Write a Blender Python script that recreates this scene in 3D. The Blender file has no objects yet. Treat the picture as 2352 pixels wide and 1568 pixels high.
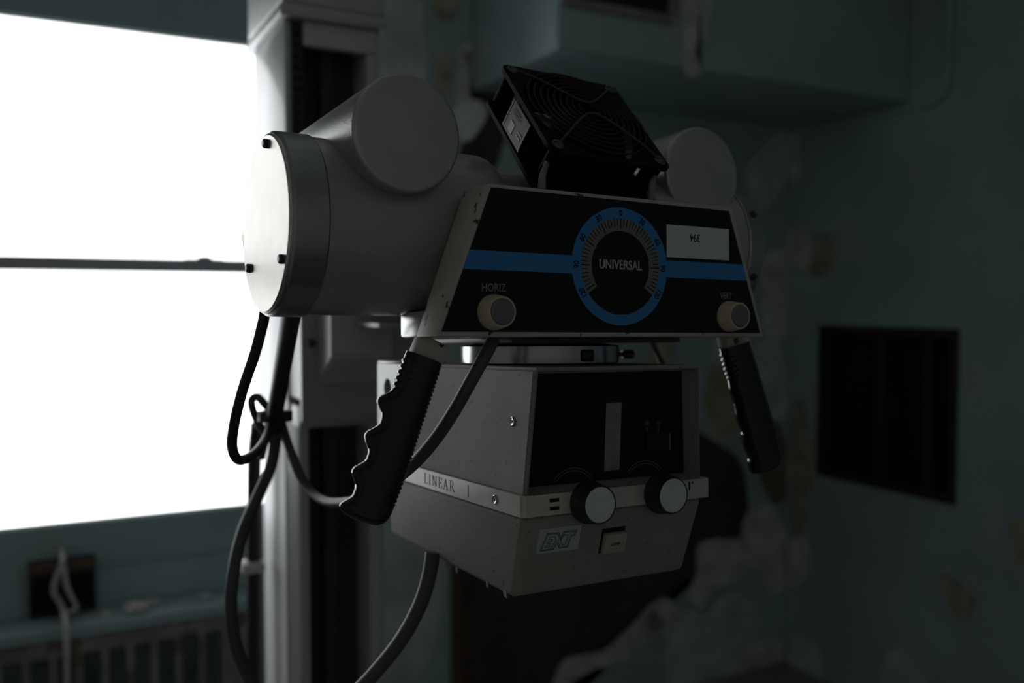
import bpy, bmesh, math, random
from mathutils import Vector, Matrix, noise
from math import sin, cos, pi, radians

random.seed(7)
scene = bpy.context.scene
COL = scene.collection

# ------------------------------------------------------------------ camera
FPX, CX, CY = 2070.0, 1176.0, 784.0
EYE = Vector((0, 0, 1.47))
YAW, PITCH = radians(27.7), math.atan(93 / 2070)
FW = Vector((sin(YAW) * cos(PITCH), cos(YAW) * cos(PITCH), -sin(PITCH)))
RT = Vector((cos(YAW), -sin(YAW), 0))
UP = RT.cross(FW)
cam = bpy.data.cameras.new('camera')
cam.sensor_width = 36
cam.lens = FPX / 2352 * 36
cam.clip_start = 0.02
cam.dof.use_dof = True
cam.dof.focus_distance = 0.83
cam.dof.aperture_fstop = 2.8
cam.dof.aperture_blades = 9
co = bpy.data.objects.new('camera', cam)
COL.objects.link(co)
m = Matrix.Identity(4)
for i in range(3):
    m[i][0], m[i][1], m[i][2] = RT[i], UP[i], -FW[i]
m.translation = EYE
co.matrix_world = m
scene.camera = co

# head frame: u along the tube, v away from the operator, w up
O = Vector((0.47, 0.7, 1.4376))
R = Matrix(((0.9991, -0.0384, 0.0184), (0.0375, 0.9982, 0.0464), (-0.0202, -0.0457, 0.9988)))
HM = Matrix.Translation(O) @ R.to_quaternion().to_matrix().to_4x4()


def sight(px, py):
    return FW + RT * ((px - CX) / FPX) + UP * ((CY - py) / FPX)


def wall_pt(px, py, X=None, Y=None, Z=None):
    """point of the photograph on a wall plane of the room"""
    n, k = (0, X) if X is not None else (1, Y) if Y is not None else (2, Z)
    r = sight(px, py)
    return EYE + r * ((k - EYE[n]) / r[n])


def head_pt(px, py, V):
    """same, on a plane of the tube head"""
    r = sight(px, py)
    n = R.col[1]
    P = EYE + r * ((O + n * V - EYE).dot(n) / r.dot(n))
    return R.transposed() @ (P - O)


# ------------------------------------------------------------------ materials
MATS = {}


def mat(name, col, rough=0.5, metal=0.0, var=0.0, scale=20.0, bump=0.0, bscale=200.0, spots=None, spot_scale=60.0,
        spot_at=0.72, spec=0.5, aniso=0.0, coat=0.0, coat_rough=0.24):
    mt = bpy.data.materials.new(name)
    mt.use_nodes = True
    nt = mt.node_tree
    b = nt.nodes['Principled BSDF']
    b.inputs['Base Color'].default_value = (*col, 1)
    b.inputs['Roughness'].default_value = rough
    b.inputs['Metallic'].default_value = metal
    b.inputs['Specular IOR Level'].default_value = spec
    b.inputs['Anisotropic'].default_value = aniso
    b.inputs['Coat Weight'].default_value = coat
    b.inputs['Coat Roughness'].default_value = coat_rough
    tc = nt.nodes.new('ShaderNodeTexCoord')
    last = None
    if var > 0:
        n = nt.nodes.new('ShaderNodeTexNoise')
        n.inputs['Scale'].default_value = scale
        n.inputs['Detail'].default_value = 6
        nt.links.new(tc.outputs['Object'], n.inputs['Vector'])
        r = nt.nodes.new('ShaderNodeValToRGB')
        r.color_ramp.elements[0].position = 0.3
        r.color_ramp.elements[1].position = 0.7
        r.color_ramp.elements[0].color = (*[c * (1 - var) for c in col], 1)
        r.color_ramp.elements[1].color = (*[min(1, c * (1 + var)) for c in col], 1)
        nt.links.new(n.outputs['Fac'], r.inputs['Fac'])
        last = r.outputs['Color']
    if spots is not None:
        n = nt.nodes.new('ShaderNodeTexNoise')
        n.inputs['Scale'].default_value = spot_scale
        n.inputs['Detail'].default_value = 3
        nt.links.new(tc.outputs['Object'], n.inputs['Vector'])
        r = nt.nodes.new('ShaderNodeValToRGB')
        r.color_ramp.elements[0].position = spot_at
        r.color_ramp.elements[1].position = spot_at + 0.025
        nt.links.new(n.outputs['Fac'], r.inputs['Fac'])
        mx = nt.nodes.new('ShaderNodeMixRGB')
        nt.links.new(r.outputs['Color'], mx.inputs['Fac'])
        if last:
            nt.links.new(last, mx.inputs['Color1'])
        else:
            mx.inputs['Color1'].default_value = (*col, 1)
        mx.inputs['Color2'].default_value = (*spots, 1)
        last = mx.outputs['Color']
    if last:
        nt.links.new(last, b.inputs['Base Color'])
    if bump > 0:
        n = nt.nodes.new('ShaderNodeTexNoise')
        n.inputs['Scale'].default_value = bscale
        n.inputs['Detail'].default_value = 4
        nt.links.new(tc.outputs['Object'], n.inputs['Vector'])
        bp = nt.nodes.new('ShaderNodeBump')
        bp.inputs['Strength'].default_value = bump
        bp.inputs['Distance'].default_value = 0.001
        nt.links.new(n.outputs['Fac'], bp.inputs['Height'])
        nt.links.new(bp.outputs['Normal'], b.inputs['Normal'])
    MATS[name] = mt
    return mt


M_white = mat('housing enamel', (0.275, 0.272, 0.265), 0.27, var=0.05, scale=9, bump=0.09, bscale=600, spec=0.9, coat=1.0)
M_silver = mat('silver hammer enamel', (0.40, 0.396, 0.388), 0.30, 0.65, var=0.06, scale=30, bump=0.22, bscale=800, spec=0.8)
M_cream = mat('collimator enamel', (0.25, 0.24, 0.222), 0.62, var=0.10, scale=14, bump=0.3, bscale=800, spots=(0.16, 0.15, 0.138), spot_scale=150, spot_at=0.67, spec=0.3)
M_cheek = mat('chipped panel enamel', (0.40, 0.385, 0.345), 0.5, var=0.12, scale=30, bump=0.2, bscale=500, spots=(0.035, 0.024, 0.018), spot_scale=75, spot_at=0.655)
M_alu = mat('brushed aluminium', (0.56, 0.54, 0.505), 0.33, 1.0, var=0.05, scale=40, aniso=0.6)
M_ring = mat('turned steel rim', (0.30, 0.31, 0.33), 0.33, 1.0, var=0.12, scale=25)
M_polish = mat('polished steel', (0.36, 0.37, 0.38), 0.2, 1.0)
M_band = mat('satin trim metal', (0.50, 0.48, 0.445), 0.45, 0.45, var=0.06, scale=60)
M_black = mat('black face film', (0.008, 0.010, 0.012), 0.55, spec=0.2)
M_window = mat('black acrylic', (0.006, 0.0065, 0.008), 0.5, spec=0.15)
M_blk = mat('black plastic', (0.012, 0.012, 0.013), 0.38)
M_grip = mat('glossy black vinyl', (0.005, 0.005, 0.008), 0.14, bump=0.04, bscale=300, spec=0.4)
M_fan = mat('black fan casting', (0.007, 0.007, 0.007), 0.6, bump=0.2, bscale=260, spec=0.06)
M_wire = mat('dusty grille wire', (0.022, 0.016, 0.012), 0.7, 0.0, spec=0.2)
M_stay = mat('rusty stay wire', (0.042, 0.031, 0.021), 0.6, var=0.4, scale=60)
M_blue = mat('blue print', (0.035, 0.20, 0.48), 0.5, spec=0.3)
M_grey = mat('grey print', (0.16, 0.16, 0.165), 0.55, spec=0.3)
M_ink = mat('dark ink', (0.008, 0.010, 0.016), 0.55, spec=0.2)
M_letter = mat('white print', (0.42, 0.42, 0.43), 0.55, spec=0.3)
M_letter2 = mat('faded white print', (0.20, 0.20, 0.21), 0.55, spec=0.3)
M_paper = mat('sticker paper', (0.55, 0.60, 0.62), 0.6, var=0.05, scale=50)
M_ivory = mat('yellowed ivory plastic', (0.50, 0.44, 0.30), 0.4, var=0.08, scale=60)
M_btn = mat('dark grey button', (0.13, 0.14, 0.15), 0.45)
M_screw = mat('screw steel', (0.5, 0.5, 0.5), 0.3, 1.0)
M_dscrew = mat('blackened screw', (0.02, 0.02, 0.022), 0.4)
M_knobcap = mat('spun aluminium cap', (0.60, 0.66, 0.68), 0.38, 0.75, var=0.06, scale=120)
M_cable = mat('grey rubber cable', (0.055, 0.055, 0.057), 0.5, bump=0.1, bscale=120)
M_cableb = mat('black rubber cable', (0.014, 0.014, 0.015), 0.5)
M_stand = mat('column enamel', (0.40, 0.405, 0.415), 0.42, var=0.03, scale=6, spec=0.9, coat=0.26, coat_rough=0.1)
M_litside = mat('window-lit column white', (0.93, 0.93, 0.94), 0.4)  # near-white, puts window light into the colour of the column's left face
M_stand2 = mat('grey carriage enamel', (0.50, 0.50, 0.49), 0.25, var=0.06, scale=8)
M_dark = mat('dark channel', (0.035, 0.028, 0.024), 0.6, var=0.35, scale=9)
M_rail = mat('perforated black rail', (0.012, 0.013, 0.017), 0.5)
M_teal = mat('teal wall paint', (0.335, 0.45, 0.46), 0.6, var=0.14, scale=2.2, bump=0.3, bscale=14, spots=(0.38, 0.46, 0.45), spot_scale=3.5, spot_at=0.66)
M_ceil = mat('ceiling paint', (0.62, 0.63, 0.60), 0.8, var=0.2, scale=3)
M_bounce = mat('white bounce wall', (0.72, 0.71, 0.68), 0.5, var=0.08, scale=4)  # invented white finish for the unseen walls, bounces window light back
M_floor = mat('dusty floor', (0.22, 0.21, 0.20), 0.8, var=0.3, scale=5)
M_plaster = mat('bare plaster', (0.54, 0.55, 0.53), 0.9, var=0.25, scale=14, bump=0.5, bscale=40)
M_ochre = mat('stained plaster', (0.36, 0.345, 0.25), 0.9, var=0.3, scale=14, bump=0.5, bscale=40)
M_pale = mat('peeling pale paint', (0.48, 0.56, 0.56), 0.8, var=0.22, scale=9)
M_brown = mat('exposed brown board', (0.060, 0.044, 0.034), 0.75, var=0.35, scale=8, bump=0.3, bscale=20)
M_bright = mat('curled white paint', (0.72, 0.76, 0.76), 0.8, var=0.1, scale=20)
M_brownish = mat('stained render', (0.15, 0.135, 0.11), 0.85, var=0.3, scale=12)
M_wood = mat('brown timber', (0.095, 0.058, 0.034), 0.6, var=0.3, scale=12)
M_hatch = mat('dark stained timber', (0.022, 0.013, 0.009), 0.6, var=0.3, scale=12)
M_void = mat('near-black hatch door', (0.004, 0.0035, 0.003), 0.7, spec=0.2)  # even near-black, also on socket faces and rail holes
M_frame = mat('grey window rail', (0.42, 0.43, 0.45), 0.5, var=0.05, scale=10)
M_heater = mat('heater enamel', (0.21, 0.21, 0.20), 0.6, var=0.35, scale=9, spots=(0.14, 0.11, 0.085), spot_scale=11, spot_at=0.55)
M_louvre = mat('grimy louvre enamel', (0.10, 0.14, 0.14), 0.6, var=0.3, scale=12)
M_vframe = mat('grimy vent frame', (0.26, 0.25, 0.23), 0.8, var=.2)
M_cord = mat('dusty white cord', (0.50, 0.49, 0.47), 0.7)
M_plate = mat('carriage plate enamel', (0.33, 0.33, 0.32), 0.4, var=0.06, scale=8)
M_tie = mat('cloudy nylon', (0.20, 0.20, 0.19), 0.5)


def glass_mat():
    mt = bpy.data.materials.new('window glass')
    mt.use_nodes = True
    nt = mt.node_tree
    nt.nodes.clear()
    o = nt.nodes.new('ShaderNodeOutputMaterial')
    t = nt.nodes.new('ShaderNodeBsdfTransparent')
    t.inputs['Color'].default_value = (0.97, 0.98, 0.98, 1)
    g = nt.nodes.new('ShaderNodeBsdfGlossy')
    g.inputs['Roughness'].default_value = 0.03
    f = nt.nodes.new('ShaderNodeFresnel')
    f.inputs['IOR'].default_value = 1.3
    mx = nt.nodes.new('ShaderNodeMixShader')
    nt.links.new(f.outputs['Fac'], mx.inputs['Fac'])
    nt.links.new(t.outputs[0], mx.inputs[1])
    nt.links.new(g.outputs[0], mx.inputs[2])
    nt.links.new(mx.outputs[0], o.inputs['Surface'])
    return mt


M_glass = glass_mat()

# ------------------------------------------------------------------ mesh helpers


def finish(name, bm, material, parent=None, smooth=True, angle=35):
    bmesh.ops.recalc_face_normals(bm, faces=bm.faces[:])
    me = bpy.data.meshes.new(name)
    bm.to_mesh(me)
    bm.free()
    for mt in (material if isinstance(material, (list, tuple)) else [material]):
        me.materials.append(mt)
    if smooth:
        me.shade_smooth()
        me.set_sharp_from_angle(angle=radians(angle))
    o = bpy.data.objects.new(name, me)
    COL.objects.link(o)
    if parent is not None:
        o.parent = parent
    return o


def tag(o, label, cat, group=None):
    o['label'] = label
    o['category'] = cat
    if group:
        o['group'] = group
    return o


def struct(o):
    o['kind'] = 'structure'
    return o


def thing(name, label, cat, matrix=None, loc=(0, 0, 0), group=None):
    o = bpy.data.objects.new(name, None)
    o.empty_display_size = 0.05
    COL.objects.link(o)
    if matrix is not None:
        o.matrix_world = matrix
    else:
        o.location = loc
    return tag(o, label, cat, group)


def add_box(bm, x0, x1, y0, y1, z0, z1, bev=0.0, seg=2, mi=0):
    r = bmesh.ops.create_cube(bm, size=1)
    vs = r['verts']
    for v in vs:
        v.co = Vector(((x0 + x1) / 2 + v.co.x * (x1 - x0), (y0 + y1) / 2 + v.co.y * (y1 - y0), (z0 + z1) / 2 + v.co.z * (z1 - z0)))
    fs = {f for v in vs for f in v.link_faces}
    for f in fs:
        f.material_index = mi
    if bev > 0:
        es = list({e for v in vs for e in v.link_edges})
        bmesh.ops.bevel(bm, geom=es, offset=bev, segments=seg, profile=0.5, affect='EDGES')
    return bm


def box(*a, **k):
    return add_box(bmesh.new(), *a, **k)


def add_hull8(bm, lo, hi, bev=0.0, seg=3, mi=0):
    """lo, hi: four corner points each, same winding"""
    vl = [bm.verts.new(p) for p in lo]
    vh = [bm.verts.new(p) for p in hi]
    fs = [bm.faces.new(vl[::-1]), bm.faces.new(vh)]
    for i in range(4):
        j = (i + 1) % 4
        fs.append(bm.faces.new((vl[i], vl[j], vh[j], vh[i])))
    for f in fs:
        f.material_index = mi
    if bev > 0:
        es = list({e for v in vl + vh for e in v.link_edges})
        bmesh.ops.bevel(bm, geom=es, offset=bev, segments=seg, profile=0.5, affect='EDGES')
    return fs


def basis(axis):
    a = Vector(axis).normalized()
    t = Vector((0, 0, 1)) if abs(a.z) < 0.9 else Vector((0, 1, 0))
    x = t.cross(a).normalized()
    return a, x, a.cross(x)


def add_lathe(bm, profile, origin, axis, n=48, mi=0, cap0=True, cap1=True):
    """profile: (distance along axis, radius)"""
    a, x, y = basis(axis)
    origin = Vector(origin)
    rings = []
    for d, r in profile:
        rings.append([bm.verts.new(origin + a * d + x * (r * cos(2 * pi * k / n)) + y * (r * sin(2 * pi * k / n))) for k in range(n)])
    for A, B in zip(rings, rings[1:]):
        for k in range(n):
            f = bm.faces.new((A[k], A[(k + 1) % n], B[(k + 1) % n], B[k]))
            f.material_index = mi
    if cap0:
        bm.faces.new(rings[0][::-1]).material_index = mi
    if cap1:
        bm.faces.new(rings[-1]).material_index = mi
    return bm


def lathe(*a, **k):
    return add_lathe(bmesh.new(), *a, **k)


def catmull(pts, sub=8):
    P = [Vector(p) for p in pts]
    P = [P[0] * 2 - P[1]] + P + [P[-1] * 2 - P[-2]]
    out = []
    for i in range(1, len(P) - 2):
        for s in range(sub):
            t = s / sub
            a, b, c, d = P[i - 1:i + 3]
            out.append(0.5 * (2 * b + (c - a) * t + (2 * a - 5 * b + 4 * c - d) * t * t + (3 * b - a - 3 * c + d) * t ** 3))
    out.append(P[-2])
    return out


def add_tube(bm, pts, r, n=12, sub=8, closed=False, mi=0):
    path = catmull(pts, sub) if sub > 1 else [Vector(p) for p in pts]
    N = len(path)
    rings = []
    nx = None
    for i, p in enumerate(path):
        if closed:
            t = (path[(i + 1) % N] - path[i - 1]).normalized()
        else:
            t = (path[min(i + 1, N - 1)] - path[max(i - 1, 0)]).normalized()
        if nx is None:
            nx = basis(t)[1]
        nx = (nx - t * nx.dot(t)).normalized()
        ny = t.cross(nx)
        rr = r(i / max(1, N - 1)) if callable(r) else r
        rings.append([bm.verts.new(p + nx * (rr * cos(2 * pi * k / n)) + ny * (rr * sin(2 * pi * k / n))) for k in range(n)])
    pairs = list(zip(rings, rings[1:]))
    if closed:
        pairs.append((rings[-1], rings[0]))
    for A, B in pairs:
        for k in range(n):
            bm.faces.new((A[k], A[(k + 1) % n], B[(k + 1) % n], B[k])).material_index = mi
    if not closed:
        bm.faces.new(rings[0][::-1]).material_index = mi
        bm.faces.new(rings[-1]).material_index = mi
    return bm


def tube(*a, **k):
    return add_tube(bmesh.new(), *a, **k)


def add_poly(bm, pts, thick_vec, mi=0):
    """flat polygon extruded by a vector"""
    tv = Vector(thick_vec)
    a = [bm.verts.new(Vector(p)) for p in pts]
    b = [bm.verts.new(Vector(p) + tv) for p in pts]
    n = len(a)
    bm.faces.new(a).material_index = mi
    bm.faces.new(b[::-1]).material_index = mi
    for i in range(n):
        bm.faces.new((a[i], b[i], b[(i + 1) % n], a[(i + 1) % n])).material_index = mi
    return bm


def add_annulus(bm, c, ux, uy, r0, r1, a0, a1, thick, n=64, mi=0):
    """flat ring sector, angles clockwise from uy, thickness along ux x uy"""
    c, ux, uy = Vector(c), Vector(ux), Vector(uy)
    nz = ux.cross(uy) * thick
    full = abs(a1 - a0 - 2 * pi) < 1e-6
    cols = []
    cnt = n if full else n + 1
    for k in range(cnt):
        a = a0 + (a1 - a0) * k / n
        d = ux * sin(a) + uy * cos(a)
        cols.append([bm.verts.new(c + d * r0), bm.verts.new(c + d * r1), bm.verts.new(c + d * r1 + nz), bm.verts.new(c + d * r0 + nz)])
    rng = range(cnt) if full else range(cnt - 1)
    for k in rng:
        A, B = cols[k], cols[(k + 1) % cnt]
        for i in range(4):
            j = (i + 1) % 4
            bm.faces.new((A[i], A[j], B[j], B[i])).material_index = mi
    if not full:
        bm.faces.new(cols[0]).material_index = mi
        bm.faces.new(cols[-1][::-1]).material_index = mi
    return bm


def add_plate_hole(bm, hw, hh, r, z0, z1, cr=0.0, n=64, cx=0, cy=0, mi=0):
    """rectangular plate in xy with a round hole; cr rounds the corners"""
    import math as _m
    angs = sorted({2 * pi * k / n for k in range(n)} | {_m.atan2(s * hh, c * hw) % (2 * pi) for s in (-1, 1) for c in (-1, 1)})

    def outer(a):
        c, s = cos(a), sin(a)
        k = min(hw / abs(c) if abs(c) > 1e-9 else 9e9, hh / abs(s) if abs(s) > 1e-9 else 9e9)
        x, y = c * k, s * k
        if cr > 0:
            qx, qy = abs(x) - (hw - cr), abs(y) - (hh - cr)
            if qx > 0 and qy > 0:
                l = _m.hypot(qx, qy)
                x = _m.copysign(hw - cr + qx / l * cr, x)
                y = _m.copysign(hh - cr + qy / l * cr, y)
        return x, y
    cols = []
    for a in angs:
        ox, oy = outer(a)
        ix, iy = cos(a) * r + cx, sin(a) * r + cy
        cols.append([bm.verts.new(p) for p in ((ix, iy, z0), (ox, oy, z0), (ox, oy, z1), (ix, iy, z1))])
    for k in range(len(cols)):
        A, B = cols[k], cols[(k + 1) % len(cols)]
        for i in range(4):
            j = (i + 1) % 4
            bm.faces.new((A[i], A[j], B[j], B[i])).material_index = mi
    return bm


def add_text(bm, s, size, org, ux, uy, rot=0.0, bold=0.0, sx=1.0, depth=0.00015, mi=0):
    """text centred at org, read along ux"""
    cu = bpy.data.curves.new('lettering', 'FONT')
    cu.body = s
    cu.size = size
    cu.align_x = 'CENTER'
    cu.align_y = 'CENTER'
    cu.offset = bold
    cu.extrude = depth
    cu.resolution_u = 4
    o = bpy.data.objects.new('lettering', cu)
    COL.objects.link(o)
    dg = bpy.context.evaluated_depsgraph_get()
    me = bpy.data.meshes.new_from_object(o.evaluated_get(dg))
    ux, uy = Vector(ux).normalized(), Vector(uy).normalized()
    nz = ux.cross(uy)
    xs = [v.co.x for v in me.vertices]
    ys = [v.co.y for v in me.vertices]
    mx, my = (min(xs) + max(xs)) / 2, (min(ys) + max(ys)) / 2
    for v in me.vertices:
        x, y = (v.co.x - mx) * sx, v.co.y - my
        x, y = x * cos(rot) - y * sin(rot), x * sin(rot) + y * cos(rot)
        v.co = Vector(org) + ux * x + uy * y + nz * v.co.z
    for p in me.polygons:
        p.material_index = mi
    bm.from_mesh(me)
    bpy.data.objects.remove(o)
    bpy.data.curves.remove(cu)
    bpy.data.meshes.remove(me)
    return bm


U, V, W = Vector((1, 0, 0)), Vector((0, 1, 0)), Vector((0, 0, 1))

# ------------------------------------------------------------------ room
RX, RY, LX, BY, CZ = 2.67, 2.70, -1.9, -1.35, 2.85
WX0, WX1, WZ0, WZ1 = -0.80, 0.86, 0.865, 2.213      # window opening
T = 0.025
b = bmesh.new()
add_box(b, LX, WX0, RY, RY + T, 0, CZ)
add_box(b, WX1, RX + T, RY, RY + T, 0, CZ)
add_box(b, WX0, WX1, RY, RY + T, 0, WZ0)
add_box(b, WX0, WX1, RY, RY + T, WZ1, CZ)
wall_back = struct(finish('wall_back', b, M_teal, smooth=False))
# right wall with the opening of the pass-through hatch
HY0, HY1, HZ0, HZ1 = 1.93, 2.53, 0.795, 1.378
b = bmesh.new()
add_box(b, RX, RX + 0.2, BY, HY0, 0, CZ)
add_box(b, RX, RX + 0.2, HY1, RY, 0, CZ)
add_box(b, RX, RX + 0.2, HY0, HY1, 0, HZ0)
add_box(b, RX, RX + 0.2, HY0, HY1, HZ1, CZ)
wall_right = struct(finish('wall_right', b, M_teal, smooth=False))
struct(finish('wall_left', box(LX - 0.1, LX, BY, RY + T, 0, CZ), M_bounce, smooth=False))  # unseen side wall, drawn in and whitened to bounce light
struct(finish('wall_front', box(LX - 0.1, RX + 0.2, BY - 0.1, BY, 0, CZ), M_bounce, smooth=False))  # unseen wall behind the camera, drawn in and whitened for fill light
struct(finish('floor', box(LX - 0.1, RX + 0.2, BY - 0.1, RY + T, -0.1, 0), M_floor, smooth=False))
struct(finish('ceiling', box(LX - 0.1, RX + 0.2, BY - 0.1, RY + T, CZ, CZ + 0.1), M_ceil, smooth=False))

# boxed beam in the corner
BX0, BY0, BZ0 = 1.265, 2.14, 2.155
b = bmesh.new()
add_box(b, BX0, RX, BY0, RY, BZ0, CZ, bev=0.012, seg=3)
beam = struct(finish('trim_1', b, M_teal))
# dark opening with a timber frame in the beam's face
bv = thing('ceiling_vent', 'dark open vent with a pale timber frame in the teal boxed beam', 'vent', loc=(0, 0, 0))
p0, p1 = wall_pt(1300, 0, Y=BY0), wall_pt(1532, 38, Y=BY0)
vx0, vx1, vz0, vz1 = p0.x, p1.x, p1.z, p1.z + 0.28
b = bmesh.new()
for a in ((vx0 - .02, vx1 + .02, vz0 - .022, vz0), (vx0 - .02, vx1 + .02, vz1, vz1 + .02), (vx0 - .02, vx0, vz0, vz1), (vx1, vx1 + .03, vz0, vz1)):
    add_box(b, a[0], a[1], BY0 - 0.014, BY0 - 0.0005, a[2], a[3])
finish('vent_frame', b, M_vframe, bv, smooth=False)
b = box(vx0, vx1, BY0 - 0.004, BY0 - 0.0005, vz0, vz1)
for k in range(5):
    z = vz0 + 0.03 + k * 0.05
    add_box(b, vx0, vx1, BY0 - 0.012, BY0 - 0.004, z, z + 0.012)
finish('vent_grille', b, M_hatch, bv, smooth=False)

# conduit bending along the corner of the soffit
b = tube([(RX - 0.012, 1.985, 2.84), (RX - 0.012, 1.985, 2.4), (RX - 0.012, 1.99, 2.2), (RX - 0.012, 2.03, 2.135), (RX - 0.012, 2.2, 2.13), (RX - 0.012, 2.55, 2.125)], 0.011)
tag(finish('cable_conduit', b, M_teal), 'thin teal conduit running down the right wall and bending under the beam', 'conduit')

# ------------------------------------------------------------------ window
win = struct(bpy.data.objects.new('window_1', None))
COL.objects.link(win)
win.location = ((WX0 + WX1) / 2, RY + 0.0, WZ0)
win['kind'] = 'structure'


def wbox(name, x0, x1, y0, y1, z0, z1, mt, bev=0.0):
    c = win.location
    return finish(name, box(x0 - c.x, x1 - c.x, y0 - c.y, y1 - c.y, z0 - c.z, z1 - c.z, bev=bev), mt, win)


b = bmesh.new()
c = win.location
for (x0, x1, z0, z1) in ((WX0, WX1, WZ0, WZ0 + .004), (WX0, WX1, WZ1 - .004, WZ1), (WX0, WX0 + .02, WZ0 + .004, WZ1 - .004), (WX1 - .02, WX1, WZ0 + .004, WZ1 - .004)):
    add_box(b, x0 - c.x, x1 - c.x, 0.012, 0.024, z0 - c.z, z1 - c.z)
finish('window_frame', b, M_frame, win, smooth=False)
rail = wbox('meeting_rail', WX0 + .02, WX1 - .02, RY - 0.006, RY + 0.022, 1.550, 1.589, M_frame, bev=0.003)
latch = bmesh.new()
add_lathe(latch, [(0, .021), (.006, .021), (.010, .016), (.012, .008)], (0.425 - c.x, RY + 0.006 - c.y, 1.5875 - c.z), (0, 0, 1), n=24)
add_box(latch, 0.425 - .055 - c.x, 0.425 + .05 - c.x, RY + .001 - c.y, RY + .011 - c.y, 1.5875 - c.z, 1.5915 - c.z)
lo = finish('sash_latch', latch, M_frame, rail)
b = bmesh.new()
add_box(b, WX0 + .02 - c.x, WX1 - .02 - c.x, 0.013, 0.016, 1.588 - c.z, WZ1 - .004 - c.z)
finish('upper_pane', b, M_glass, win, smooth=False)
b = bmesh.new()
add_box(b, WX0 + .02 - c.x, WX1 - .02 - c.x, 0.018, 0.021, WZ0 + .004 - c.z, 1.5545 - c.z)
finish('lower_pane', b, M_glass, win, smooth=False)

# ------------------------------------------------------------------ peeled patches (parts of the walls)


def ragged(pts, amp, seed, sub=5):
    """closed outline through pts with ragged edges, 2D"""
    out = []
    n = len(pts)
    for i in range(n):
        a, b_, c_, d = (Vector(pts[(i + k) % n]) for k in (-1, 0, 1, 2))
        for s in range(sub):
            t = s / sub
            p = 0.5 * (2 * b_ + (c_ - a) * t + (2 * a - 5 * b_ + 4 * c_ - d) * t * t + (3 * b_ - a - 3 * c_ + d) * t ** 3)
            j = noise.noise(Vector((p.x * 14 + seed, p.y * 14, seed * 1.7))) * amp + noise.noise(Vector((p.x * 45, p.y * 45 + seed, 3))) * amp * .5
            q = (c_ - b_)
            nn = Vector((-q.y, q.x)).normalized() if q.length > 0 else Vector((0, 0))
            out.append(p + nn * j)
    return out


def patch(wall, name, pxs, mt, thick, amp=0.012, seed=0, X=None, Y=None):
    b = bmesh.new()
    P = [wall_pt(x, y, X=X, Y=Y) for x, y in pxs]
    if X is None:
        loop = ragged([(p.x, p.z) for p in P], amp, seed)
        add_poly(b, [(q.x, Y, q.y) for q in loop], (0, -thick, 0))
    else:
        loop = ragged([(p.y, p.z) for p in P], amp, seed)
        add_poly(b, [(X, q.x, q.y) for q in loop], (-thick, 0, 0))
    bmesh.ops.triangulate(b, faces=[f for f in b.faces if len(f.verts) > 4])
    return finish(name, b, mt, wall, smooth=False)


def curl(wall, name, p0, p1, width, lift, mt, seed=0, X=None, Y=None):
    """a paint flake hanging off the wall, curled away at its free end"""
    rnd = random.Random(seed)
    a = wall_pt(*p0, X=X, Y=Y)
    e = wall_pt(*p1, X=X, Y=Y)
    d = e - a
    L = d.length
    d.normalize()
    nrm = Vector((-1, 0, 0)) if X is not None else Vector((0, -1, 0))
    s = nrm.cross(d)
    nu, nv = 10, 6
    b = bmesh.new()
    g = []
    jit = [1 + 0.35 * (rnd.random() - .5) for _ in range(nu + 1)]
    for i in range(nu + 1):
        t = i / nu
        row = []
        for j in range(nv + 1):
            q = (j / nv - .5) * width * jit[i] * (1 - 0.35 * t * t)
            off = 0.003 + lift * t ** 2 + lift * 0.35 * (2 * j / nv - 1) ** 2 * t + 0.004 * noise.noise(Vector((i * .6, j * .6, seed)))
            row.append(b.verts.new(a + d * (L * t) + s * q + nrm * max(0.001, off)))
        g.append(row)
    for i in range(nu):
        for j in range(nv):
            b.faces.new((g[i][j], g[i + 1][j], g[i + 1][j + 1], g[i][j + 1]))
    bmesh.ops.solidify(b, geom=b.faces[:], thickness=0.002)
    return finish(name, b, mt, wall)


# back wall: bare board, plaster rims, flakes
patch(wall_back, 'exposed_board', [(1052, 1240), (1130, 1150), (1300, 1020), (1560, 985), (1640, 1010), (1698, 1060), (1716, 1150), (1700, 1232), (1615, 1246), (1604, 1300),
                                   (1550, 1352), (1482, 1392), (1432, 1450), (1382, 1488), (1310, 1506), (1268, 1568), (1240, 1680), (1060, 1690), (1054, 1480)], M_brown, 0.003, 0.02, 1, Y=RY)
b = bmesh.new()
p0, p1 = wall_pt(1034, 1290, Y=RY), wall_pt(1052, 1290, Y=RY)
add_box(b, p0.x, p1.x + .004, RY - .012, RY - .0005, 0.02, 0.62)
finish('timber_batten', b, M_wood, wall_back, smooth=False)
patch(wall_back, 'plaster_patch', [(1262, 1590), (1300, 1512), (1380, 1492), (1432, 1452), (1482, 1396), (1520, 1372), (1556, 1400), (1552, 1450), (1500, 1462), (1430, 1510), (1360, 1540), (1310, 1570), (1290, 1620)], M_plaster, 0.010, 0.014, 2, Y=RY)
patch(wall_back, 'plaster_patch', [(1606, 1246), (1700, 1236), (1718, 1270), (1700, 1330), (1640, 1350), (1610, 1400), (1580, 1370), (1600, 1310)], M_plaster, 0.009, 0.014, 3, Y=RY)
patch(wall_back, 'plaster_patch', [(1620, 1420), (1680, 1360), (1740, 1400), (1735, 1500), (1700, 1600), (1600, 1610), (1590, 1500)], M_pale, 0.007, 0.016, 4, Y=RY)
patch(wall_back, 'plaster_patch', [(1700, 1500), (1800, 1470), (1806, 1620), (1690, 1640)], M_plaster, 0.008, 0.012, 5, Y=RY)
patch(wall_back, 'plaster_patch', [(1625, 850), (1680, 830), (1705, 900), (1690, 985), (1650, 1010), (1618, 960)], M_ochre, 0.006, 0.014, 6, Y=RY)
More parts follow.
